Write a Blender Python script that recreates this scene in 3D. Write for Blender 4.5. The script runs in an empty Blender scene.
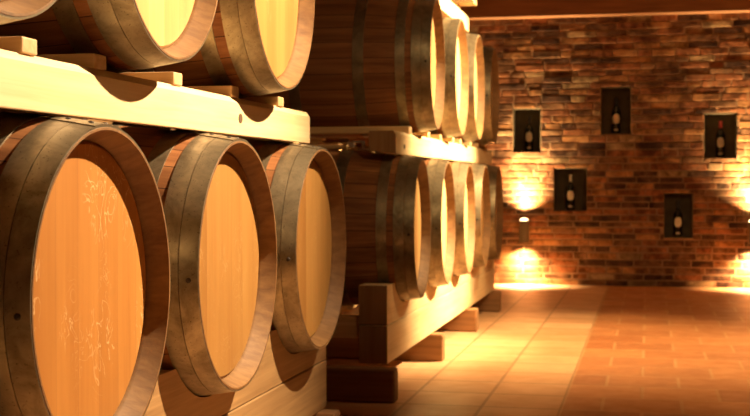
import bpy, bmesh, math, random
from mathutils import Vector
random.seed(7)
PI = math.pi
scene = bpy.context.scene
COL = scene.collection

# ------------------------------------------------------------------ helpers
def link(name, me, parent=None, mats=(), loc=(0, 0, 0)):
    o = bpy.data.objects.new(name, me)
    COL.objects.link(o)
    o.location = loc
    if parent is not None:
        o.parent = parent
    if me is not None:
        for m in mats:
            me.materials.append(m)
    return o

def finish(name, bm, mats, parent=None, loc=(0, 0, 0), smooth=None, bevel=0.0):
    bmesh.ops.recalc_face_normals(bm, faces=bm.faces)
    me = bpy.data.meshes.new(name)
    bm.to_mesh(me)
    bm.free()
    if not isinstance(mats, (list, tuple)):
        mats = [mats]
    o = link(name, me, parent, mats, loc)
    if smooth is not None:
        for p in me.polygons:
            p.use_smooth = True
        me.set_sharp_from_angle(angle=math.radians(smooth))
    if bevel:
        b = o.modifiers.new('bevel', 'BEVEL')
        b.width = bevel
        b.segments = 2
        b.limit_method = 'ANGLE'
        b.angle_limit = math.radians(40)
    return o

def empty(name, loc, label=None, cat=None, group=None):
    o = bpy.data.objects.new(name, None)
    COL.objects.link(o)
    o.location = loc
    o.empty_display_size = 0.1
    tag(o, label, cat, group)
    return o

def tag(o, label=None, cat=None, group=None, kind=None):
    if label: o['label'] = label
    if cat: o['category'] = cat
    if group: o['group'] = group
    if kind: o['kind'] = kind
    return o

def box(bm, x0, x1, y0, y1, z0, z1, mi=0):
    v = [bm.verts.new(p) for p in ((x0, y0, z0), (x1, y0, z0), (x1, y1, z0), (x0, y1, z0),
                                   (x0, y0, z1), (x1, y0, z1), (x1, y1, z1), (x0, y1, z1))]
    for q in ((0, 3, 2, 1), (4, 5, 6, 7), (0, 1, 5, 4), (1, 2, 6, 5), (2, 3, 7, 6), (3, 0, 4, 7)):
        bm.faces.new([v[i] for i in q]).material_index = mi
    return v

def prism_y(bm, prof, y0, y1):
    """profile of (x,z) points extruded along Y"""
    a = [bm.verts.new((x, y0, z)) for x, z in prof]
    b = [bm.verts.new((x, y1, z)) for x, z in prof]
    n = len(prof)
    for i in range(n):
        bm.faces.new((a[i], a[(i + 1) % n], b[(i + 1) % n], b[i]))
    bm.faces.new(a[::-1]).material_index = 1; bm.faces.new(b).material_index = 1

def prism_x(bm, prof, x0, x1):
    """profile of (y,z) points extruded along X"""
    a = [bm.verts.new((x0, y, z)) for y, z in prof]
    b = [bm.verts.new((x1, y, z)) for y, z in prof]
    n = len(prof)
    for i in range(n):
        bm.faces.new((a[i], a[(i + 1) % n], b[(i + 1) % n], b[i]))
    fa = bm.faces.new(a[::-1]); fb = bm.faces.new(b)
    bmesh.ops.triangulate(bm, faces=[fa, fb])

def lathe(bm, prof, axis='X', seg=72, mis=None, close=False, cap0=False, cap1=False):
    """prof = list of (t, r): t along the axis"""
    rings = []
    for t, r in prof:
        ring = []
        for k in range(seg):
            a = 2 * PI * k / seg
            c, s = r * math.cos(a), r * math.sin(a)
            ring.append(bm.verts.new((t, c, s) if axis == 'X' else (c, s, t)))
        rings.append(ring)
    n = len(rings)
    for i in range(n if close else n - 1):
        A, B = rings[i], rings[(i + 1) % n]
        for k in range(seg):
            f = bm.faces.new((A[k], A[(k + 1) % seg], B[(k + 1) % seg], B[k]))
            if mis: f.material_index = mis[i]
    if cap0: bm.faces.new(rings[0])
    if cap1: bm.faces.new(rings[-1])
    return rings

# ------------------------------------------------------------------ materials
def newmat(name, rough=0.6, metal=0.0, spec=0.5):
    m = bpy.data.materials.new(name)
    m.use_nodes = True
    nt = m.node_tree
    b = nt.nodes['Principled BSDF']
    b.inputs['Roughness'].default_value = rough
    b.inputs['Metallic'].default_value = metal
    b.inputs['Specular IOR Level'].default_value = spec
    return m, nt, b

def N(nt, t, **kw):
    n = nt.nodes.new(t)
    for k, v in kw.items():
        setattr(n, k, v)
    return n

def math_node(nt, op, a, b=None, c=None):
    n = N(nt, 'ShaderNodeMath', operation=op)
    for i, v in enumerate((a, b, c)):
        if v is None: continue
        if isinstance(v, (int, float)): n.inputs[i].default_value = v
        else: nt.links.new(v, n.inputs[i])
    return n.outputs[0]

def mix(nt, fac, a, b, blend='MIX'):
    n = N(nt, 'ShaderNodeMix', data_type='RGBA', blend_type=blend)
    for idx, v in ((0, fac), (6, a), (7, b)):
        if isinstance(v, (int, float)): n.inputs[idx].default_value = v
        elif isinstance(v, tuple): n.inputs[idx].default_value = (*v, 1)
        else: nt.links.new(v, n.inputs[idx])
    return n.outputs[2]

def ramp(nt, fac, stops):
    n = N(nt, 'ShaderNodeValToRGB')
    cr = n.color_ramp
    while len(cr.elements) < len(stops): cr.elements.new(0.5)
    for e, (p, c) in zip(cr.elements, stops):
        e.position = p
        e.color = (*c, 1) if isinstance(c, tuple) else (c, c, c, 1)
    nt.links.new(fac, n.inputs[0])
    return n.outputs[0]

def coords(nt, scale, rand=True):
    tc = N(nt, 'ShaderNodeTexCoord')
    mp = N(nt, 'ShaderNodeMapping')
    mp.inputs['Scale'].default_value = scale
    if rand:
        oi = N(nt, 'ShaderNodeObjectInfo')
        r = math_node(nt, 'MULTIPLY', oi.outputs['Random'], 37.0)
        cb = N(nt, 'ShaderNodeCombineXYZ')
        for i in range(3): nt.links.new(r, cb.inputs[i])
        nt.links.new(cb.outputs[0], mp.inputs['Location'])
    nt.links.new(tc.outputs['Object'], mp.inputs['Vector'])
    return tc.outputs['Object'], mp.outputs[0]

def noise(nt, vec, scale=1.0, detail=4.0, rough=0.55, dist=0.0):
    n = N(nt, 'ShaderNodeTexNoise')
    n.inputs['Scale'].default_value = scale
    n.inputs['Detail'].default_value = detail
    n.inputs['Roughness'].default_value = rough
    n.inputs['Distortion'].default_value = dist
    nt.links.new(vec, n.inputs['Vector'])
    return n.outputs['Fac']

def bump(nt, b, h, strength=0.3, dist=0.002):
    n = N(nt, 'ShaderNodeBump')
    n.inputs['Strength'].default_value = strength
    n.inputs['Distance'].default_value = dist
    nt.links.new(h, n.inputs['Height'])
    nt.links.new(n.outputs[0], b.inputs['Normal'])

def wood(name, dark, light, axis=1, rough=0.6, fine=60.0, spec=0.3):
    m, nt, b = newmat(name, rough, 0, spec)
    sc = [fine, fine, fine]; sc[axis] = 2.0
    _, v = coords(nt, tuple(sc))
    g = noise(nt, v, 1.0, 5, 0.6, 0.4)
    sc2 = [5.0, 5.0, 5.0]; sc2[axis] = 1.2
    _, v2 = coords(nt, tuple(sc2))
    g2 = noise(nt, v2, 1.0, 3, 0.5, 0.8)
    f = math_node(nt, 'ADD', math_node(nt, 'MULTIPLY', g, 0.6), math_node(nt, 'MULTIPLY', g2, 0.4))
    c = ramp(nt, f, [(0.34, dark), (0.66, light)])
    nt.links.new(c, b.inputs['Base Color'])
    bump(nt, b, g, 0.25, 0.002)
    return m

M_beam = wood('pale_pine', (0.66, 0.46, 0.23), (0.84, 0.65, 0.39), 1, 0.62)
M_end = wood('shaded_end_grain', (0.24, 0.125, 0.05), (0.38, 0.215, 0.09), 2, 0.75, 45)  # aged end grain, darkened further to hold the shade of the beam ends
M_beamx = wood('pine_cross_timber', (0.50, 0.30, 0.13), (0.72, 0.50, 0.26), 0, 0.62)
M_old_dim = wood('old_dimmed_pine', (0.24, 0.135, 0.055), (0.44, 0.275, 0.12), 1, 0.62)  # old pine, darkened so the near lower rack's dimness sits in the colour
M_sleeper = wood('sleeper_timber', (0.20, 0.10, 0.04), (0.38, 0.20, 0.085), 0, 0.66)
M_trim = wood('dark_header_timber', (0.16, 0.065, 0.025), (0.32, 0.14, 0.055), 0, 0.55, 30)
M_ceil = wood('ceiling_boards', (0.13, 0.06, 0.025), (0.26, 0.13, 0.06), 1, 0.7, 20)
M_chime = wood('shaded_chime_oak', (0.13, 0.060, 0.021), (0.26, 0.14, 0.050), 0, 0.62, 50)  # raw oak, darkened so the rim recess has its shade in the colour

def stave_mat():
    m, nt, b = newmat('stained_staves', 0.55, 0, 0.2)
    obj, v = coords(nt, (1.5, 40, 40))
    g = noise(nt, v, 1.0, 5, 0.6, 0.3)
    sep = N(nt, 'ShaderNodeSeparateXYZ'); nt.links.new(obj, sep.inputs[0])
    # barrel axis sits 0.35 m above the origin at its base
    zc = math_node(nt, 'SUBTRACT', sep.outputs[2], 0.35)
    ang = math_node(nt, 'ARCTAN2', zc, sep.outputs[1])
    st = math_node(nt, 'MULTIPLY', math_node(nt, 'ADD', ang, PI), 30 / (2 * PI))
    idx = math_node(nt, 'FLOOR', st)
    fr = math_node(nt, 'FRACT', st)
    wn = N(nt, 'ShaderNodeTexWhiteNoise', noise_dimensions='1D')
    nt.links.new(idx, wn.inputs['W'])
    c = ramp(nt, g, [(0.3, (0.18, 0.068, 0.025)), (0.7, (0.36, 0.165, 0.065))])
    tint = ramp(nt, wn.outputs[0], [(0, (0.72, 0.68, 0.62)), (1, (1.15, 1.1, 1.05))])
    c = mix(nt, 1.0, c, tint, 'MULTIPLY')
    d = math_node(nt, 'MINIMUM', fr, math_node(nt, 'SUBTRACT', 1.0, fr))
    seam = math_node(nt, 'LESS_THAN', d, 0.02)
    c = mix(nt, seam, c, (0.05, 0.02, 0.01))
    nt.links.new(c, b.inputs['Base Color'])
    bump(nt, b, g, 0.2, 0.002)
    return m
M_stave = stave_mat()

def head_mat():
    m, nt, b = newmat('oak_head_boards', 0.5, 0, 0.35)
    obj, v = coords(nt, (40, 55, 2.2))
    g = noise(nt, v, 1.0, 5, 0.6, 0.3)
    _, v2 = coords(nt, (10, 9, 1.1))
    g2 = noise(nt, v2, 1.0, 3, 0.5, 1.0)
    sep = N(nt, 'ShaderNodeSeparateXYZ'); nt.links.new(obj, sep.inputs[0])
    oi = N(nt, 'ShaderNodeObjectInfo')
    t = math_node(nt, 'ADD', math_node(nt, 'MULTIPLY', sep.outputs[1], 1 / 0.088), 20.5)
    idx = math_node(nt, 'FLOOR', t)
    fr = math_node(nt, 'FRACT', t)
    wn = N(nt, 'ShaderNodeTexWhiteNoise', noise_dimensions='2D')
    cb = N(nt, 'ShaderNodeCombineXYZ')
    nt.links.new(idx, cb.inputs[0])
    nt.links.new(math_node(nt, 'MULTIPLY', oi.outputs['Random'], 91.0), cb.inputs[1])
    nt.links.new(cb.outputs[0], wn.inputs['Vector'])
    f = math_node(nt, 'ADD', math_node(nt, 'MULTIPLY', g, 0.35), math_node(nt, 'MULTIPLY', g2, 0.65))
    c = ramp(nt, f, [(0.25, (0.36, 0.19, 0.066)), (0.75, (0.50, 0.305, 0.118))])
    tint = ramp(nt, wn.outputs[0], [(0, (0.80, 0.72, 0.62)), (1, (1.10, 1.10, 1.08))])
    c = mix(nt, 1.0, c, tint, 'MULTIPLY')
    c = mix(nt, 1.0, c, oi.outputs['Color'], 'MULTIPLY')
    # medullary ray flecks: short pale squiggles, strongest on some boards
    _, v3 = coords(nt, (12, 15, 11))
    vn = noise(nt, v3, 1.0, 2, 0.5, 2.2)
    band = math_node(nt, 'ABSOLUTE', math_node(nt, 'SUBTRACT', vn, 0.5))
    fl = ramp(nt, band, [(0.0, 1.0), (0.017, 0.0)])
    _, v4 = coords(nt, (7, 7, 5))
    patch = ramp(nt, noise(nt, v4, 1.0, 1, 0.5, 0), [(0.47, 0.0), (0.58, 1.0)])
    fac = math_node(nt, 'MULTIPLY', math_node(nt, 'MULTIPLY', fl, patch), 0.75)
    fac = math_node(nt, 'MULTIPLY', fac, oi.outputs['Alpha'])    # fleck strength differs from head to head
    c = mix(nt, fac, c, (0.78, 0.58, 0.30))
    d = math_node(nt, 'MINIMUM', fr, math_node(nt, 'SUBTRACT', 1.0, fr))
    seam = math_node(nt, 'LESS_THAN', d, 0.010)
    c = mix(nt, math_node(nt, 'MULTIPLY', seam, 0.3), c, (0.22, 0.11, 0.04))
    nt.links.new(c, b.inputs['Base Color'])
    bump(nt, b, g, 0.15, 0.001)
    return m
M_head = head_mat()

def hoop_mat(name, c0, c1, metal=0.75, rough=0.42):
    m, nt, b = newmat(name, rough, metal)
    _, v = coords(nt, (12, 12, 12))
    g = noise(nt, v, 1.0, 5, 0.65, 0.5)
    c = ramp(nt, g, [(0.32, c0), (0.68, c1)])
    nt.links.new(c, b.inputs['Base Color'])
    # pitting and rust specks
    sp = ramp(nt, noise(nt, v, 17.0, 2, 0.5), [(0.29, 1.0), (0.35, 0.0)])
    c = mix(nt, math_node(nt, 'MULTIPLY', sp, 0.7), c, (0.07, 0.045, 0.025))
    nt.links.new(c, b.inputs['Base Color'])
    r = ramp(nt, g, [(0.3, rough + 0.12), (0.7, rough - 0.06)])
    nt.links.new(r, b.inputs['Roughness'])
    bump(nt, b, noise(nt, v, 6.0, 3), 0.08, 0.001)
    return m
M_hoop = hoop_mat('galvanised_hoop_steel', (0.15, 0.115, 0.068), (0.37, 0.31, 0.205), 0.78, 0.38)
M_rivet = hoop_mat('dark_rivet_iron', (0.03, 0.022, 0.015), (0.07, 0.05, 0.035), 0.4, 0.6)
M_brass = hoop_mat('worn_brass', (0.75, 0.55, 0.28), (0.9, 0.72, 0.42), 0.9, 0.3)
M_steel = hoop_mat('bright_steel', (0.55, 0.52, 0.47), (0.72, 0.69, 0.63), 0.9, 0.3)

def plain(name, col, rough=0.5, metal=0.0, spec=0.5, var=0.25):
    m, nt, b = newmat(name, rough, metal, spec)
    _, v = coords(nt, (9, 9, 9))
    g = noise(nt, v, 1.0, 4, 0.6)
    lo = tuple(x * (1 - var) for x in col); hi = tuple(min(1, x * (1 + var)) for x in col)
    nt.links.new(ramp(nt, g, [(0.3, lo), (0.7, hi)]), b.inputs['Base Color'])
    return m
M_niche = plain('dark_niche_sheet', (0.092, 0.070, 0.041), 0.9, 0.0, 0.05)
M_glass = plain('dark_bottle_glass', (0.010, 0.011, 0.008), 0.08, 0.0, 0.6)
M_label = plain('cream_bottle_label', (0.72, 0.66, 0.48), 0.7, 0, 0.2, 0.1)
M_redcap = plain('dark_red_capsule', (0.28, 0.03, 0.02), 0.35, 0.0, 0.5)
M_blackcap = plain('black_capsule', (0.02, 0.016, 0.012), 0.35)
M_palecap = plain('buff_neck_label', (0.50, 0.40, 0.26), 0.6)
M_lamp = plain('bronze_lamp_housing', (0.22, 0.16, 0.09), 0.45, 0.5)
M_mortar = plain('lime_mortar', (0.25, 0.145, 0.075), 0.95, 0, 0.1)
M_plaster = plain('rough_side_wall', (0.10, 0.05, 0.026), 0.95, 0, 0.1)

def lens_mat():
    m, nt, b = newmat('lamp_lens', 0.3)
    b.inputs['Base Color'].default_value = (1, 0.9, 0.7, 1)
    b.inputs['Emission Color'].default_value = (1, 0.72, 0.36, 1)
    b.inputs['Emission Strength'].default_value = 6
    return m
M_lens = lens_mat()

def brick_mat(name, lo, hi):
    m, nt, b = newmat(name, 0.9, 0, 0.15)
    _, v = coords(nt, (1, 1, 1), rand=False)
    g = noise(nt, v, 22.0, 5, 0.65, 0.3)
    g2 = noise(nt, v, 5.0, 3, 0.5, 0.0)
    f = math_node(nt, 'ADD', math_node(nt, 'MULTIPLY', g, 0.6), math_node(nt, 'MULTIPLY', g2, 0.4))
    c = ramp(nt, f, [(0.36, lo), (0.64, hi)])
    # smears of old lime over the faces, soot and weathering in broad blotches
    sm = ramp(nt, noise(nt, v, 9.0, 5, 0.7, 0.8), [(0.56, 0.0), (0.70, 0.6)])
    c = mix(nt, sm, c, (0.36, 0.23, 0.12))
    so = ramp(nt, noise(nt, v, 7.0, 4, 0.65, 0.5), [(0.40, (0.30, 0.27, 0.25)), (0.60, (0.95, 0.95, 0.95))])
    c = mix(nt, 1.0, c, so, 'MULTIPLY')
    nt.links.new(c, b.inputs['Base Color'])
    bump(nt, b, g, 0.5, 0.006)
    return m
BRICKS = [brick_mat('brick_red', (0.22, 0.075, 0.03), (0.42, 0.16, 0.06)),
          brick_mat('brick_orange', (0.34, 0.14, 0.05), (0.54, 0.25, 0.09)),
          brick_mat('brick_brown', (0.16, 0.07, 0.03), (0.30, 0.14, 0.06)),
          brick_mat('brick_dark', (0.07, 0.032, 0.016), (0.16, 0.07, 0.035)),
          brick_mat('brick_tan', (0.34, 0.20, 0.09), (0.52, 0.33, 0.16))]

def floor_mat():
    m, nt, b = newmat('terracotta_tiles', 0.42, 0, 0.4)
    tc = N(nt, 'ShaderNodeTexCoord')
    sep = N(nt, 'ShaderNodeSeparateXYZ'); nt.links.new(tc.outputs['Object'], sep.inputs[0])
    S = 0.31
    X0, Y0 = -0.33, 5.283
    u = math_node(nt, 'MULTIPLY', math_node(nt, 'SUBTRACT', sep.outputs[0], X0), 1 / S)
    v = math_node(nt, 'MULTIPLY', math_node(nt, 'SUBTRACT', sep.outputs[1], Y0), 1 / S)
    row = math_node(nt, 'FLOOR', v)
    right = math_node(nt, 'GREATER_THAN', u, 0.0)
    odd = math_node(nt, 'FLOORED_MODULO', row, 2.0)
    u2 = math_node(nt, 'ADD', u, math_node(nt, 'MULTIPLY', math_node(nt, 'MULTIPLY', odd, 0.5), right))
    cu = math_node(nt, 'FLOOR', u2)
    fu = math_node(nt, 'FRACT', u2); fv = math_node(nt, 'FRACT', v)
    eu = math_node(nt, 'MINIMUM', fu, math_node(nt, 'SUBTRACT', 1.0, fu))
    ev = math_node(nt, 'MINIMUM', fv, math_node(nt, 'SUBTRACT', 1.0, fv))
    edge0 = math_node(nt, 'ABSOLUTE', u)
    e = math_node(nt, 'MINIMUM', math_node(nt, 'MINIMUM', eu, ev), math_node(nt, 'ADD', edge0, 0.0))
    wob = noise(nt, tc.outputs['Object'], 30.0, 2)
    e = math_node(nt, 'ADD', e, math_node(nt, 'MULTIPLY', math_node(nt, 'SUBTRACT', wob, 0.5), 0.012))
    grout = ramp(nt, e, [(0.016, 1.0), (0.028, 0.0)])
    wn = N(nt, 'ShaderNodeTexWhiteNoise', noise_dimensions='2D')
    cb = N(nt, 'ShaderNodeCombineXYZ'); nt.links.new(cu, cb.inputs[0]); nt.links.new(row, cb.inputs[1])
    nt.links.new(cb.outputs[0], wn.inputs['Vector'])
    g = noise(nt, tc.outputs['Object'], 7.0, 5, 0.6, 0.3)
    f = math_node(nt, 'ADD', math_node(nt, 'MULTIPLY', g, 0.6), math_node(nt, 'MULTIPLY', wn.outputs[0], 0.4))
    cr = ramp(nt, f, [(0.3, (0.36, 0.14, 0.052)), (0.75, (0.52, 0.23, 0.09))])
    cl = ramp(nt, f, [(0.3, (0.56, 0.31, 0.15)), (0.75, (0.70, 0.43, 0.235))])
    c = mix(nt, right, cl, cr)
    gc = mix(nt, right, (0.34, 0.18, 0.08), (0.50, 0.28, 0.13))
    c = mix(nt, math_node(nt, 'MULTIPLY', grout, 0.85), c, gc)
    nt.links.new(c, b.inputs['Base Color'])
    rr = ramp(nt, g, [(0.3, 0.52), (0.7, 0.36)])
    nt.links.new(rr, b.inputs['Roughness'])
    hh = math_node(nt, 'SUBTRACT', math_node(nt, 'MULTIPLY', noise(nt, tc.outputs['Object'], 9.0, 3), 0.35), grout)
    bump(nt, b, hh, 0.35, 0.003)
    return m
M_floor = floor_mat()

# ------------------------------------------------------------------ room
XL, XR, YN, YW, ZC = -2.35, 2.25, -1.6, 11.07, 2.66

bm = bmesh.new(); box(bm, XL - .1, XR + .1, YN - .1, YW + .35, -0.1, 0.0)
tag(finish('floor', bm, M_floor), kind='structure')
bm = bmesh.new(); box(bm, XL - .1, XR + .1, YN - .1, YW + .35, ZC, ZC + 0.1)
tag(finish('ceiling', bm, M_ceil), kind='structure')
bm = bmesh.new(); box(bm, XL - .1, XL, YN, YW, 0, ZC)
tag(finish('wall_left', bm, M_plaster), kind='structure')
bm = bmesh.new(); box(bm, XR, XR + .1, YN, YW, 0, ZC)
tag(finish('wall_right', bm, M_plaster), kind='structure')
bm = bmesh.new(); box(bm, XL, XR, YN - .1, YN, 0, ZC)
tag(finish('wall_front', bm, M_plaster), kind='structure')

# niches: (x0, x1, z0, z1, bottle x, neck, label text)
NICHES = [
    (-1.156, -0.912, 1.155, 1.539, -1.02, 'black',
     'dark recessed wall niche upper left, just above the bright left wall lamp',
     'dark wine bottle with pale label in the niche directly above the left wall lamp'),
    (-0.399, -0.145, 1.305, 1.712, -0.272, 'black',
     'highest dark recessed wall niche, near the top middle of the brick wall',
     'dark wine bottle in the highest niche of the brick wall'),
    (-0.799, -0.515, 0.643, 1.015, -0.660, 'pale',
     'dark recessed wall niche right of the left wall lamp, lower than its neighbours',
     'dark wine bottle with buff neck band in the niche right of the left wall lamp'),
    (0.461, 0.732, 1.096, 1.479, 0.600, 'red',
     'dark recessed wall niche at upper right, above the right wall lamp glow',
     'dark wine bottle with red capsule in the upper right niche'),
    (0.133, 0.375, 0.417, 0.800, 0.252, 'black',
     'lowest dark recessed wall niche, nearest the floor on the brick wall',
     'dark wine bottle in the lowest niche of the brick wall'),
]

def brick_wall():
    bm = bmesh.new()
    # mortar backing, left open where the niches are let in
    xs = sorted({XL, XR} | {n[0] for n in NICHES} | {n[1] for n in NICHES})
    zs = sorted({0.0, ZC} | {n[2] for n in NICHES} | {n[3] for n in NICHES})
    vd = {}
    def V(x, z):
        if (x, z) not in vd: vd[(x, z)] = bm.verts.new((x, YW + 0.001, z))
        return vd[(x, z)]
    for i in range(len(xs) - 1):
        for j in range(len(zs) - 1):
            cx, cz = (xs[i] + xs[i + 1]) / 2, (zs[j] + zs[j + 1]) / 2
            if any(n[0] < cx < n[1] and n[2] < cz < n[3] for n in NICHES): continue
            bm.faces.new((V(xs[i], zs[j]), V(xs[i + 1], zs[j]), V(xs[i + 1], zs[j + 1]), V(xs[i], zs[j + 1]))).material_index = 5
    def brick(x0, x1, z0, z1, dy, mi):
        j = lambda s=0.0025: random.uniform(-s, s)
        yf = YW - dy
        c = 0.004
        back = [(x0, YW + .012, z0), (x1, YW + .012, z0), (x1, YW + .012, z1), (x0, YW + .012, z1)]
        mid = [(x0 + j(), yf + c, z0 + j()), (x1 + j(), yf + c, z0 + j()), (x1 + j(), yf + c, z1 + j()), (x0 + j(), yf + c, z1 + j())]
        tl = [j(0.001) for _ in range(4)]
        fr = [(mid[k][0] + (c if k in (0, 3) else -c), yf + tl[k], mid[k][2] + (c if k < 2 else -c)) for k in range(4)]
        B = [bm.verts.new(p) for p in back]; Md = [bm.verts.new(p) for p in mid]; F = [bm.verts.new(p) for p in fr]
        for k in range(4):
            n = (k + 1) % 4
            bm.faces.new((B[k], B[n], Md[n], Md[k])).material_index = mi
            bm.faces.new((Md[k], Md[n], F[n], F[k])).material_index = mi
        bm.faces.new(F).material_index = mi
    z = 0.0; row = 0
    while z < 2.60:
        h = random.uniform(0.050, 0.064)
        x = XL - random.uniform(0, .2) - (0.12 if row % 2 else 0)
        while x < XR:
            w = random.choice((0.24, 0.24, 0.25, 0.23, 0.125, 0.20))
            w += random.uniform(-.012, .012)
            g = random.uniform(.007, .012)
            x0, x1, z0, z1 = max(x, XL), min(x + w - g, XR), z, z + h - g
            dy = random.uniform(0.0005, 0.0045)
            mi = random.choices(range(5), (30, 15, 27, 21, 7))[0]
            pieces = [(x0, x1, z0, z1)]
            for n in NICHES:
                a0, a1, b0, b1 = n[0] - .001, n[1] + .001, n[2] - .001, n[3] + .001
                out = []
                for (p0, p1, q0, q1) in pieces:
                    if p1 <= a0 or p0 >= a1 or q1 <= b0 or q0 >= b1:
                        out.append((p0, p1, q0, q1)); continue
                    if p0 < a0: out.append((p0, a0, q0, q1))
                    if p1 > a1: out.append((a1, p1, q0, q1))
                    m0, m1 = max(p0, a0), min(p1, a1)
                    if q0 < b0: out.append((m0, m1, q0, b0))
                    if q1 > b1: out.append((m0, m1, b1, q1))
                pieces = out
            for (p0, p1, q0, q1) in pieces:
                if p1 - p0 > .02 and q1 - q0 > .016: brick(p0, p1, q0, q1, dy, mi)
            x += w
        z += h; row += 1
    o = finish('wall_back', bm, BRICKS + [M_mortar])
    tag(o, kind='structure')
    # keep the wall solid behind
brick_wall()

# timber header along the top of the brick wall
bm = bmesh.new(); box(bm, XL, XR, YW - 0.12, YW + 0.01, 2.315, ZC)
tag(finish('trim_1', bm, M_trim, bevel=0.006), kind='structure')

# ------------------------------------------------------------------ niches and bottles
def bottle_profile():
    p = [(0.0, 0.030), (0.002, 0.0355), (0.006, 0.0375), (0.185, 0.0375)]
    for k in range(1, 9):
        t = k / 8
        p.append((0.185 + 0.055 * t, 0.0375 - 0.0235 * (0.5 - 0.5 * math.cos(PI * t))))
    p += [(0.285, 0.0135), (0.296, 0.0135), (0.297, 0.0152), (0.305, 0.0152), (0.306, 0.0125)]
    return p

for (x0, x1, z0, z1, bx, neck, lab, blab) in NICHES:
    D, t = 0.14, 0.008
    root = empty('wall_niche', ((x0 + x1) / 2, YW, z0), lab, 'niche', 'bottle niches in the brick wall')
    hx, H = (x1 - x0) / 2, z1 - z0
    bm = bmesh.new()
    # five sided box open to the room
    box(bm, -hx, -hx + t, 0.006, D, 0, H)
    box(bm, hx - t, hx, 0.006, D, 0, H)
    box(bm, -hx + t, hx - t, 0.006, D, 0, t)
    box(bm, -hx + t, hx - t, 0.006, D, H - t, H)
    finish('lining', bm, M_niche, root)
    bm = bmesh.new(); box(bm, -hx + t, hx - t, D - t, D, t, H - t)
    finish('back_panel', bm, M_niche, root)
    b = empty('wine_bottle', (bx, YW + 0.075, z0 + t), blab, 'bottle', 'wine bottles in the wall niches')
    bm = bmesh.new(); lathe(bm, bottle_profile(), 'Z', 40, cap0=True, cap1=True)
    finish('glass_body', bm, M_glass, b, smooth=35)
    bm = bmesh.new()
    def sticker(aw, zc, hz, power):
        segs = 24
        prev = None
        for k in range(segs + 1):
            u = -1 + 2 * k / segs
            a = -PI / 2 + aw * u
            h = max(0.0015, hz * (1 - abs(u) ** power) ** (1 / power))
            col = [bm.verts.new((r * math.cos(a), r * math.sin(a), z)) for r in (0.0370, 0.0384) for z in (zc - h, zc + h)]
            if prev:
                for q in ((0, 1), (1, 3), (3, 2), (2, 0)):
                    bm.faces.new((prev[q[0]], prev[q[1]], col[q[1]], col[q[0]]))
            else:
                bm.faces.new((col[0], col[1], col[3], col[2]))
            prev = col
        bm.faces.new((prev[0], prev[1], prev[3], prev[2]))
    sticker(0.85, 0.125, 0.042, 2.4)
    finish('bottle_label', bm, M_label, b, smooth=35)
    bm = bmesh.new(); sticker(0.5, 0.030, 0.010, 3.0)
    finish('base_label', bm, M_palecap, b, smooth=35)
    cap = {'black': M_blackcap, 'red': M_redcap, 'pale': M_palecap}[neck]
    bm = bmesh.new()
    lathe(bm, [(0.244, 0.0152), (0.285, 0.0146), (0.296, 0.0146), (0.297, 0.0162), (0.306, 0.0162), (0.308, 0.0150)], 'Z', 32, cap1=True)
    c = finish('capsule', bm, cap, b, smooth=35)
    if neck == 'red': c['label'] = 'dark red capsule'
    if neck == 'pale': c['label'] = 'buff neck band'

# ------------------------------------------------------------------ wall lamps
def spot(name, loc, target, power, angle, blend=0.5, size=0.04, col=(1, 0.66, 0.30)):
    l = bpy.data.lights.new(name, 'SPOT')
    l.energy = power; l.color = col
    l.spot_size = math.radians(angle); l.spot_blend = blend; l.shadow_soft_size = size
    o = bpy.data.objects.new(name, l)
    COL.objects.link(o)
    o.location = loc
    o.rotation_euler = (Vector(target) - Vector(loc)).to_track_quat('-Z', 'Y').to_euler()
    return o

for (lx, lab) in ((-1.048, 'small bronze up and down wall lamp on the brick wall, beside the barrel rack'),
                  (0.857, 'bronze up and down wall lamp at the right edge of the brick wall')):
    root = empty('wall_lamp', (lx, YW, 0.37), lab, 'wall lamp', 'up and down lamps on the brick wall')
    bm = bmesh.new()
    ly = -0.095
    prof = [(0.0, 0.036), (0.0, 0.041), (0.19, 0.041), (0.19, 0.036)]
    rings = []
    for z, r in prof:
        rings.append([bm.verts.new((r * math.cos(2 * PI * k / 36), ly + r * math.sin(2 * PI * k / 36), z)) for k in range(36)])
    for i in range(4):
        A, B = rings[i], rings[(i + 1) % 4]
        for k in range(36):
            bm.faces.new((A[k], A[(k + 1) % 36], B[(k + 1) % 36], B[k]))
    finish('housing', bm, M_lamp, root, smooth=35)
    bm = bmesh.new(); box(bm, -0.03, 0.03, -0.062, 0.006, 0.06, 0.13)
    finish('wall_bracket', bm, M_lamp, root, bevel=0.004)
    for z in (0.009, 0.181):
        bm = bmesh.new()
        if z < 0.1:
            lathe(bm, [(z - 0.004, 0.0352), (z + 0.004, 0.0352)], 'Z', 32, cap0=True, cap1=True)
        else:      # domed upper lens standing a little proud of the housing
            lathe(bm, [(z, 0.0352), (z + 0.010, 0.0352), (z + 0.022, 0.031), (z + 0.029, 0.020), (z + 0.031, 0.006)], 'Z', 32, cap0=True, cap1=True)
        for v in bm.verts: v.co.y += ly
        finish('lens', bm, M_lens, root, smooth=35)
    warm = (1, 0.72, 0.36)
    yl = YW + ly
    spot('wall_lamp_up_light', (lx, yl, 0.588), (lx, yl + 0.02, 1.5), 230, 125, 1.0, 0.02, warm)
    spot('wall_lamp_up_beam', (lx, yl, 0.588), (lx, YW, 1.25), 420, 58, 1.0, 0.02, warm)
    spot('wall_lamp_down_light', (lx, yl, 0.371), (lx, yl + 0.02, -0.6), 260, 125, 1.0, 0.02, warm)
    spot('wall_lamp_down_beam', (lx, yl, 0.371), (lx, YW, -0.10), 200, 70, 1.0, 0.02, warm)

# ------------------------------------------------------------------ barrels
BL = 0.95          # length
RB, RH = 0.347, 0.303
XF = -0.970        # plane of the front rims
XC = XF - BL / 2
def rad(x):        # outer stave radius, x measured from the middle
    return RB - (RB - RH) * (2 * x / BL) ** 2

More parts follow.
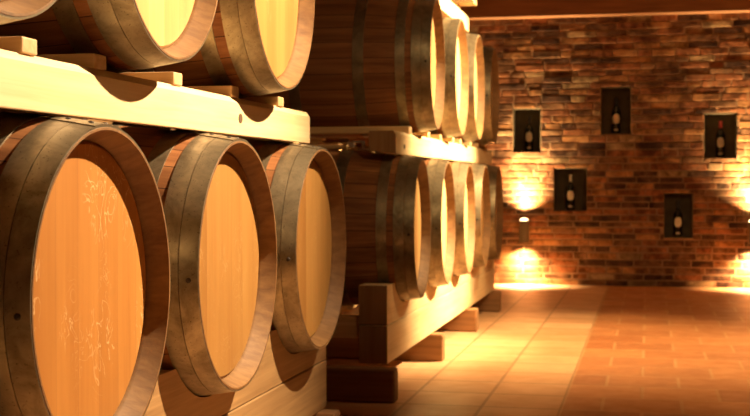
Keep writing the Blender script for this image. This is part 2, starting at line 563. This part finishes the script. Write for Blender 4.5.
def make_barrel():
    root = empty('wine_barrel', (0, 0, 0))
    T, CH = 0.024, 0.042
    h = BL / 2
    prof = []; mis = []
    # inner chime (rear), end, outside, end, inner chime (front)
    ri = rad(h) - T
    # the stave ends are bevelled inwards to a thin rim
    re = rad(h) - 0.0055
    prof += [(-h + CH + .02, ri), (-h + CH, ri), (-h + CH - .004, ri + .003), (-h, re), (-h, rad(h) - 0.001)]
    mis += [1, 1, 1, 1, 0]
    n = 32
    for k in range(n + 1):
        x = -h + 0.002 + (BL - 0.004) * k / n
        prof.append((x, rad(x)))
        mis.append(0)
    mis[-1] = 1
    prof += [(h, rad(h) - 0.001), (h, re), (h - CH + .004, ri + .003), (h - CH, ri), (h - CH - .02, ri)]
    mis += [1, 1, 1, 1]
    bm = bmesh.new(); lathe(bm, prof, 'X', 96, mis)
    for v in bm.verts: v.co.z += 0.35
    finish('staves', bm, [M_stave, M_chime], root, smooth=40)
    for s in (1, -1):
        bm = bmesh.new()
        xa, xb = s * (h - CH), s * (h - CH - 0.018)
        lathe(bm, [(xa, ri - 0.007), (xa - s * 0.005, ri - 0.001), (xb, ri - 0.001)], 'X', 96, cap0=True, cap1=True)
        for v in bm.verts: v.co.z += 0.35
        finish('head', bm, M_head, root, smooth=30)
    for s in (1, -1):
        for (a, w, th) in ((0.001, 0.042, 0.0030), (0.0445, 0.043, 0.0028), (0.116, 0.043, 0.0028), (0.300, 0.050, 0.0028)):
            x0, x1 = s * (h - a), s * (h - a - w)
            pr = []
            m_ = 4
            for k in range(m_ + 1):
                x = x0 + (x1 - x0) * k / m_
                pr.append((x, rad(x) + th))
            for k in range(m_, -1, -1):
                x = x0 + (x1 - x0) * k / m_
                pr.append((x, rad(x) - 0.0005))
            bm = bmesh.new(); lathe(bm, pr, 'X', 96, close=True)
            for v in bm.verts: v.co.z += 0.35
            hp = finish('hoop', bm, M_hoop, root, smooth=35)
            if s > 0 and a < 0.1:
                # lapped riveted joint at the top of the hoop
                bm = bmesh.new()
                k0 = 10
                da = 0.115 / RH
                prev = None
                for k in range(k0 + 1):
                    ang = PI / 2 - da / 2 + da * k / k0
                    col = []
                    for (x, dr) in ((x0, th + .0022), (x1, th + .0022), (x1, th - .0005), (x0, th - .0005)):
                        r = rad(x) + dr
                        col.append(bm.verts.new((x, r * math.cos(ang), 0.35 + r * math.sin(ang))))
                    if prev:
                        for q in range(4):
                            bm.faces.new((prev[q], prev[(q + 1) % 4], col[(q + 1) % 4], col[q]))
                    else: bm.faces.new(col)
                    prev = col
                bm.faces.new(prev)
                finish('lap_joint', bm, M_hoop, hp)
                # rivets on the joint, one nail on the flank of the hoop
                for ang in (PI / 2 - 0.10, PI / 2 + 0.10) + ((PI + 0.05,) if a < 0.01 else ()):
                    bm = bmesh.new()
                    xm = (x0 + x1) / 2
                    r = rad(xm) + th + (0.0015 if ang < PI else -0.0005)
                    bmesh.ops.create_uvsphere(bm, u_segments=12, v_segments=8, radius=0.0062)
                    d = Vector((0, math.cos(ang), math.sin(ang)))
                    for v in bm.verts:
                        k = v.co.dot(d)
                        v.co -= d * k * 0.45
                        v.co += Vector((xm, r * math.cos(ang), 0.35 + r * math.sin(ang)))
                    finish('rivet', bm, M_rivet, hp, smooth=60)
    return root

def kids(o): return [c for c in bpy.data.objects if c.parent == o]
proto = make_barrel()
tree = [(c, kids(c)) for c in kids(proto)]
def place_barrel(i, y, zc, tint, yaw, lab):
    if i == 0:
        r = proto
        for c, gs in tree:
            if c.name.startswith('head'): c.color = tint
    else:
        r = proto.copy(); COL.objects.link(r)
        for c, gs in tree:
            d = c.copy(); COL.objects.link(d); d.parent = r
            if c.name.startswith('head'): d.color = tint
            for g in gs:
                e = g.copy(); COL.objects.link(e); e.parent = d
    # y is where the front rim stands; a barrel may be turned a little on its rack
    r.location = (XC, y - BL / 2 * math.sin(yaw), zc - 0.35)
    r.rotation_euler = (0, 0, yaw)
    tag(r, lab, 'barrel', 'oak wine barrels on the racks')
    return r

ZLOW, ZUP = 0.685, 1.447
LOW1 = [2.175, 2.950, 3.745]
UP1 = [1.800, 2.512, 3.345]
LOW2 = [5.50, 6.24, 7.01, 7.72, 8.425]
UP2 = [5.91, 6.71, 7.415, 8.18]
BAR = [
    (LOW1[0], ZLOW, 'nearest oak barrel on the lower left rack, biggest head, orange with a dark shadow crescent'),
    (LOW1[1], ZLOW, 'second oak barrel of the near lower rack, between the biggest one and the rack end'),
    (LOW1[2], ZLOW, 'third oak barrel of the near lower rack, at its far end before the gap'),
    (UP1[0], ZUP, 'oak barrel cut off by the top left corner, only its bottom rim showing'),
    (UP1[1], ZUP, 'upper rack oak barrel with the bright cream head, above the two nearest lower barrels'),
    (UP1[2], ZUP, 'upper rack oak barrel at the far end of the near rack, tan head'),
    (LOW2[0], ZLOW, 'first lower barrel of the far rack, its long dark side showing in the gap'),
    (LOW2[1], ZLOW, 'second lower barrel of the far rack counting from the gap'),
    (LOW2[2], ZLOW, 'third and middle lower barrel of the far rack'),
    (LOW2[3], ZLOW, 'fourth lower barrel of the far rack, second from the brick wall'),
    (LOW2[4], ZLOW, 'last lower barrel of the far rack, nearest the brick wall and its lamp'),
    (UP2[0], ZUP, 'first upper barrel of the far rack, long red-brown side with two hoops showing'),
    (UP2[1], ZUP, 'second upper barrel of the far rack with glaring white head'),
    (UP2[2], ZUP, 'third upper barrel of the far rack, next after the glaring white head'),
    (UP2[3], ZUP, 'last upper barrel of the far rack, nearest the brick wall'),
]
YAW = {6: 3.0, 7: 2.2, 8: 2.0, 9: 1.5, 10: 1.5, 11: 2.8, 12: 1.6, 13: 1.5, 14: 1.5}
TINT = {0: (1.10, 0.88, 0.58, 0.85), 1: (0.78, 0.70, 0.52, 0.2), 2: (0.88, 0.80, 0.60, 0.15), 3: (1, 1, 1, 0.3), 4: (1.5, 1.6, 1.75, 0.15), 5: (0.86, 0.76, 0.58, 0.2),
        6: (1.15, 1.15, 1.1, 0.1), 7: (1.4, 1.6, 1.9, 0.1), 8: (1.4, 1.6, 1.9, 0.1), 12: (1.6, 1.85, 2.2, 0.1), 13: (1.5, 1.7, 2.1, 0.1)}   # oak tone per head; the palest carry spotlight glare in the colour
BARY = [b[0] for b in BAR]
for i, (y, z, lab) in enumerate(BAR):
    place_barrel(i, y, z, TINT.get(i, (1, 1, 1, 0.2)), math.radians(YAW.get(i, 0)), lab)

# ------------------------------------------------------------------ racks
XB0, XB1 = -1.170, -1.050      # front beams
XR0, XR1 = -1.840, -1.720      # rear beams
UPB0, UPB1 = 1.010, 1.110      # upper rack beam heights

def chamfer_beam(parent, base, name, x0, x1, y0, y1, z0, z1, ch, mat):
    bm = bmesh.new()
    c2 = ch * 0.7
    prism_y(bm, [(x0 - base[0], z0 + 0.012 - base[2]), (x1 - base[0], z0 - base[2]), (x1 - base[0], z1 - ch - base[2]),
                 (x1 - c2 - base[0], z1 - base[2]), (x0 - base[0], z1 - base[2])], y0 - base[1], y1 - base[1])
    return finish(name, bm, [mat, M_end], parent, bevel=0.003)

def part_box(parent, base, name, x0, x1, y0, y1, z0, z1, mat, bev=0.004, end=False):
    bm = bmesh.new()
    box(bm, x0 - base[0], x1 - base[0], y0 - base[1], y1 - base[1], z0 - base[2], z1 - base[2])
    if end:      # end grain with its painted shade on the two ends along Y
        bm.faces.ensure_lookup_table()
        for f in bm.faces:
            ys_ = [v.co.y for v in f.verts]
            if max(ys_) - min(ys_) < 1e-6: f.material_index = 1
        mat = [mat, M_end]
    return finish(name, bm, mat, parent, bevel=bev)

def knot(parent, base, y, z, ry, rz):
    bm = bmesh.new()
    xs = XB1 - base[0]
    a = [bm.verts.new((xs + 0.0012, y - base[1] + ry * math.cos(2 * PI * k / 20), z - base[2] + rz * math.sin(2 * PI * k / 20))) for k in range(20)]
    b = [bm.verts.new((xs - 0.004, v.co.y, v.co.z)) for v in a]
    for k in range(20): bm.faces.new((a[k], a[(k + 1) % 20], b[(k + 1) % 20], b[k]))
    bm.faces.new(a); bm.faces.new(b[::-1])
    k = finish('knot', bm, plain('dark_knot', (0.10, 0.055, 0.025), 0.7), parent)
    k['label'] = 'dark knot in the beam'

def upper_rack(y0, y1, ys, lab, zoff=0.0, rails=True, knots=(), loose=()):
    zb, zt = UPB0 + zoff, UPB1 + zoff
    base = (XB1, (y0 + y1) / 2, zb)
    root = empty('barrel_rack', base, lab, 'rack', 'timber barrel racks')
    chamfer_beam(root, base, 'front_beam', XB0, XB1, y0, y1, zb, zt, 0.016, M_beam)
    part_box(root, base, 'rear_beam', XR0, XR1, y0, y1, zb + 0.014, zt, M_old_dim, end=True)
    for y in ys:
        for a, b in ((y - 0.215, y - 0.158), (y + 0.205, y + 0.262)):
            if y == UP2[0] and a < y:
                part_box(root, base, 'cross_rail', XR0, XB1, y - 0.325, y - 0.245, zt - 0.001, zt + 0.030, M_beamx, 0.003)
                continue
            part_box(root, base, 'chock', XB0 - 0.04, XB1 - 0.004, a, b, zt - 0.001, zt + 0.028, M_beamx, 0.003)
            part_box(root, base, 'chock', XR0, XR1 + 0.04, a, b, zt - 0.001, zt + 0.028, M_beamx, 0.003)
    for a, b, x1 in loose:
        part_box(root, base, 'cross_rail', XR0, x1, a, b, zt + 0.037, zt + 0.075, M_beamx, 0.003)
        part_box(root, base, 'chock', XB0, XB1 - 0.03, a + .02, b - .02, zt - 0.001, zt + 0.038, M_beamx, 0.003)
        part_box(root, base, 'chock', XR0, XR1, a + .02, b - .02, zt - 0.001, zt + 0.038, M_beamx, 0.003)
    for k in knots: knot(root, base, *k)
    return root

upper_rack(1.00, 3.887, UP1, 'bright cream timber rack resting on the near lower barrels, carrying the near upper barrels',
           knots=((3.185, 1.055, 0.016, 0.013),))
upper_rack(5.29, 8.68, UP2, 'bright timber rack halfway up the far stack, resting on the far lower barrels',
           knots=((5.48, 1.045, 0.018, 0.011),))
upper_rack(5.70, 7.53, [], 'short topmost timber rack lying on the far upper barrels near the picture top',
           zoff=0.775, loose=((7.25, 7.40, -0.985), (5.95, 6.10, -1.05)))

def lower_rack(y0, y1, ys, feet, lab, mat, tenon=False):
    ZA, ZS, ZT = 0.137, 0.298, 0.461
    base = (XB1, (y0 + y1) / 2, 0.0)
    ys_yaw = [(y, math.radians(YAW.get(BARY.index(y), 0))) for y in ys]
    root = empty('barrel_rack', base, lab, 'rack', 'timber barrel racks')
    def cradle(x0, x1, name, mat, r0, r1):
        ysamp = {y0, y1}
        xm = (x0 + x1) / 2
        ys = [y - (XF - xm) * math.tan(a) for y, a in ys_yaw]
        for y in ys:
            for k in range(25):
                ysamp.add(y - 0.27 + 0.54 * k / 24)
            for R in (r0, r1):
                hw = math.sqrt(R * R - (ZLOW - ZT) ** 2)
                ysamp |= {y - hw, y + hw}
        ysamp = sorted(v for v in ysamp if y0 <= v <= y1)
        def top(v, R):
            z = ZT
            for y in ys:
                if abs(v - y) < R: z = min(z, ZLOW - math.sqrt(R * R - (v - y) ** 2))
            return z
        bm = bmesh.new()
        cols = []
        for v in ysamp:
            cols.append([bm.verts.new((x - base[0], v - base[1], z - base[2])) for x, z in
                         ((x0, ZS), (x1, ZS), (x1, top(v, r1)), (x0, top(v, r0)))])
        for A, B in zip(cols, cols[1:]):
            for q in range(4):
                bm.faces.new((A[q], A[(q + 1) % 4], B[(q + 1) % 4], B[q]))
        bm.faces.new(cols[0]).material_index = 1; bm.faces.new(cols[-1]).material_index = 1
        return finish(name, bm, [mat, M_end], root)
    cradle(XB0, XB1, 'cradle_board', mat, 0.338, 0.3235)
    cradle(XR0, XR1, 'cradle_board', M_old_dim, 0.3235, 0.338)
    part_box(root, base, 'base_board', XB0, XB1 + 0.002, y0, y1, ZA, ZS - 0.004, mat, end=True)
    part_box(root, base, 'base_board', XR0, XR1, y0, y1, ZA, ZS - 0.004, M_old_dim, end=True)
    for y in feet:
        part_box(root, base, 'sleeper', -1.93, -0.990, y, y + 0.085, 0, ZA, M_sleeper, 0.010)
    for y in (y0 + 0.02, y1 - 0.10):
        part_box(root, base, 'cross_tie', XR1, XB0, y, y + 0.08, ZS - 0.06, ZS + 0.03, M_beamx)
    if tenon:
        part_box(root, base, 'tenon', XB0 + .03, XB1 - .01, y1 - .06, y1 + 0.26, ZT - 0.05, ZT - 0.018, mat)
lower_rack(1.40, 4.09, LOW1, (1.62, 2.82, 3.97), 'timber rack with cradled top carrying the three near lower barrels, in dim tan light', M_old_dim, tenon=True)
lower_rack(5.10, 8.81, LOW2, (4.955, 6.17, 7.457, 8.647), 'pale timber rack on dark sleepers on the tiled floor carrying the far lower barrels', M_beam)

# ------------------------------------------------------------------ bar clamp lying in the gap
cl = empty('bar_clamp', (-1.39, 5.46, 1.033), 'small clamp with shiny steel jaw and brass knob in the dark gap between the racks', 'clamp')
bm = bmesh.new()
lathe(bm, [(-0.25, 0.012), (0.07, 0.012)], 'X', 20, cap0=True, cap1=True)
for v in bm.verts: v.co.z += 0.012
finish('wooden_bar', bm, M_beamx, cl, smooth=35)
bm = bmesh.new()
bmesh.ops.create_uvsphere(bm, u_segments=20, v_segments=12, radius=0.014)
for v in bm.verts: v.co += Vector((0.082, 0, 0.013))
finish('knob', bm, M_brass, cl, smooth=60)
bm = bmesh.new()
box(bm, 0.11, 0.165, -0.008, 0.008, 0.030, 0.038)
box(bm, 0.153, 0.165, -0.008, 0.008, 0.005, 0.030)
box(bm, 0.085, 0.118, -0.004, 0.004, 0.010, 0.034)
box(bm, 0.135, 0.190, -0.008, 0.008, -0.004, 0.005)
finish('jaw', bm, M_steel, cl, bevel=0.002)

# ------------------------------------------------------------------ lights
W = (1, 0.66, 0.30)
spot('unseen_spot_light', (0.32, 3.65, 2.60), (-1.03, 2.50, 1.30), 1180, 96, 0.95, 0.025, (1, 0.72, 0.43))
spot('unseen_spot_light', (1.30, 7.15, 2.60), (-0.95, 6.80, 1.25), 3800, 50, 0.9, 0.04, (1, 0.72, 0.38))
spot('unseen_spot_light', (-0.10, 7.10, 2.60), (-0.45, 7.10, 0.0), 480, 75, 0.9, 0.04, W)
spot('unseen_spot_light', (0.80, 5.40, 2.60), (-0.1, 7.00, 0.5), 210, 100, 0.8, 0.05, W)  # unseen fill added for the right floor and far barrel flanks
spot('unseen_spot_light', (0.70, 2.70, 2.60), (-1.3, 5.60, 1.25), 70, 40, 0.9, 0.05, W)  # unseen fill added to lift the near sides of the far stack

def area(name, loc, target, power, sx, sy, col):
    l = bpy.data.lights.new(name, 'AREA'); l.shape = 'RECTANGLE'
    l.size, l.size_y, l.energy, l.color = sx, sy, power, col
    o = bpy.data.objects.new(name, l); COL.objects.link(o)
    o.location = loc
    o.rotation_euler = (Vector(target) - Vector(loc)).to_track_quat('-Z', 'Y').to_euler()

world = bpy.data.worlds.new('cellar'); scene.world = world
world.use_nodes = True
world.node_tree.nodes['Background'].inputs[0].default_value = (1, 0.6, 0.28, 1)
world.node_tree.nodes['Background'].inputs[1].default_value = 0.012
area('unseen_fill_light', (1.2, 4.5, 2.62), (0.8, 4.5, 0), 4, 0.4, 6.0, (1, 0.55, 0.22))  # dim unseen overhead fill without a fixture

# ------------------------------------------------------------------ camera
cam = bpy.data.cameras.new('camera')
cam.sensor_width = 36.0
cam.lens = 1265 / 750 * 36.0
cam.dof.use_dof = True
cam.dof.focus_distance = 2.7
cam.dof.aperture_fstop = 8.0
co = bpy.data.objects.new('camera', cam); COL.objects.link(co)
co.location = (0, 0, 0.885)
co.rotation_euler = (math.radians(90 - 1.132), 0, math.radians(12.178))
scene.camera = co

scene.view_settings.view_transform = 'Standard'
scene.view_settings.look = 'None'
scene.view_settings.exposure = 0.0
scene.view_settings.gamma = 1.0
scene.view_settings.use_curve_mapping = False
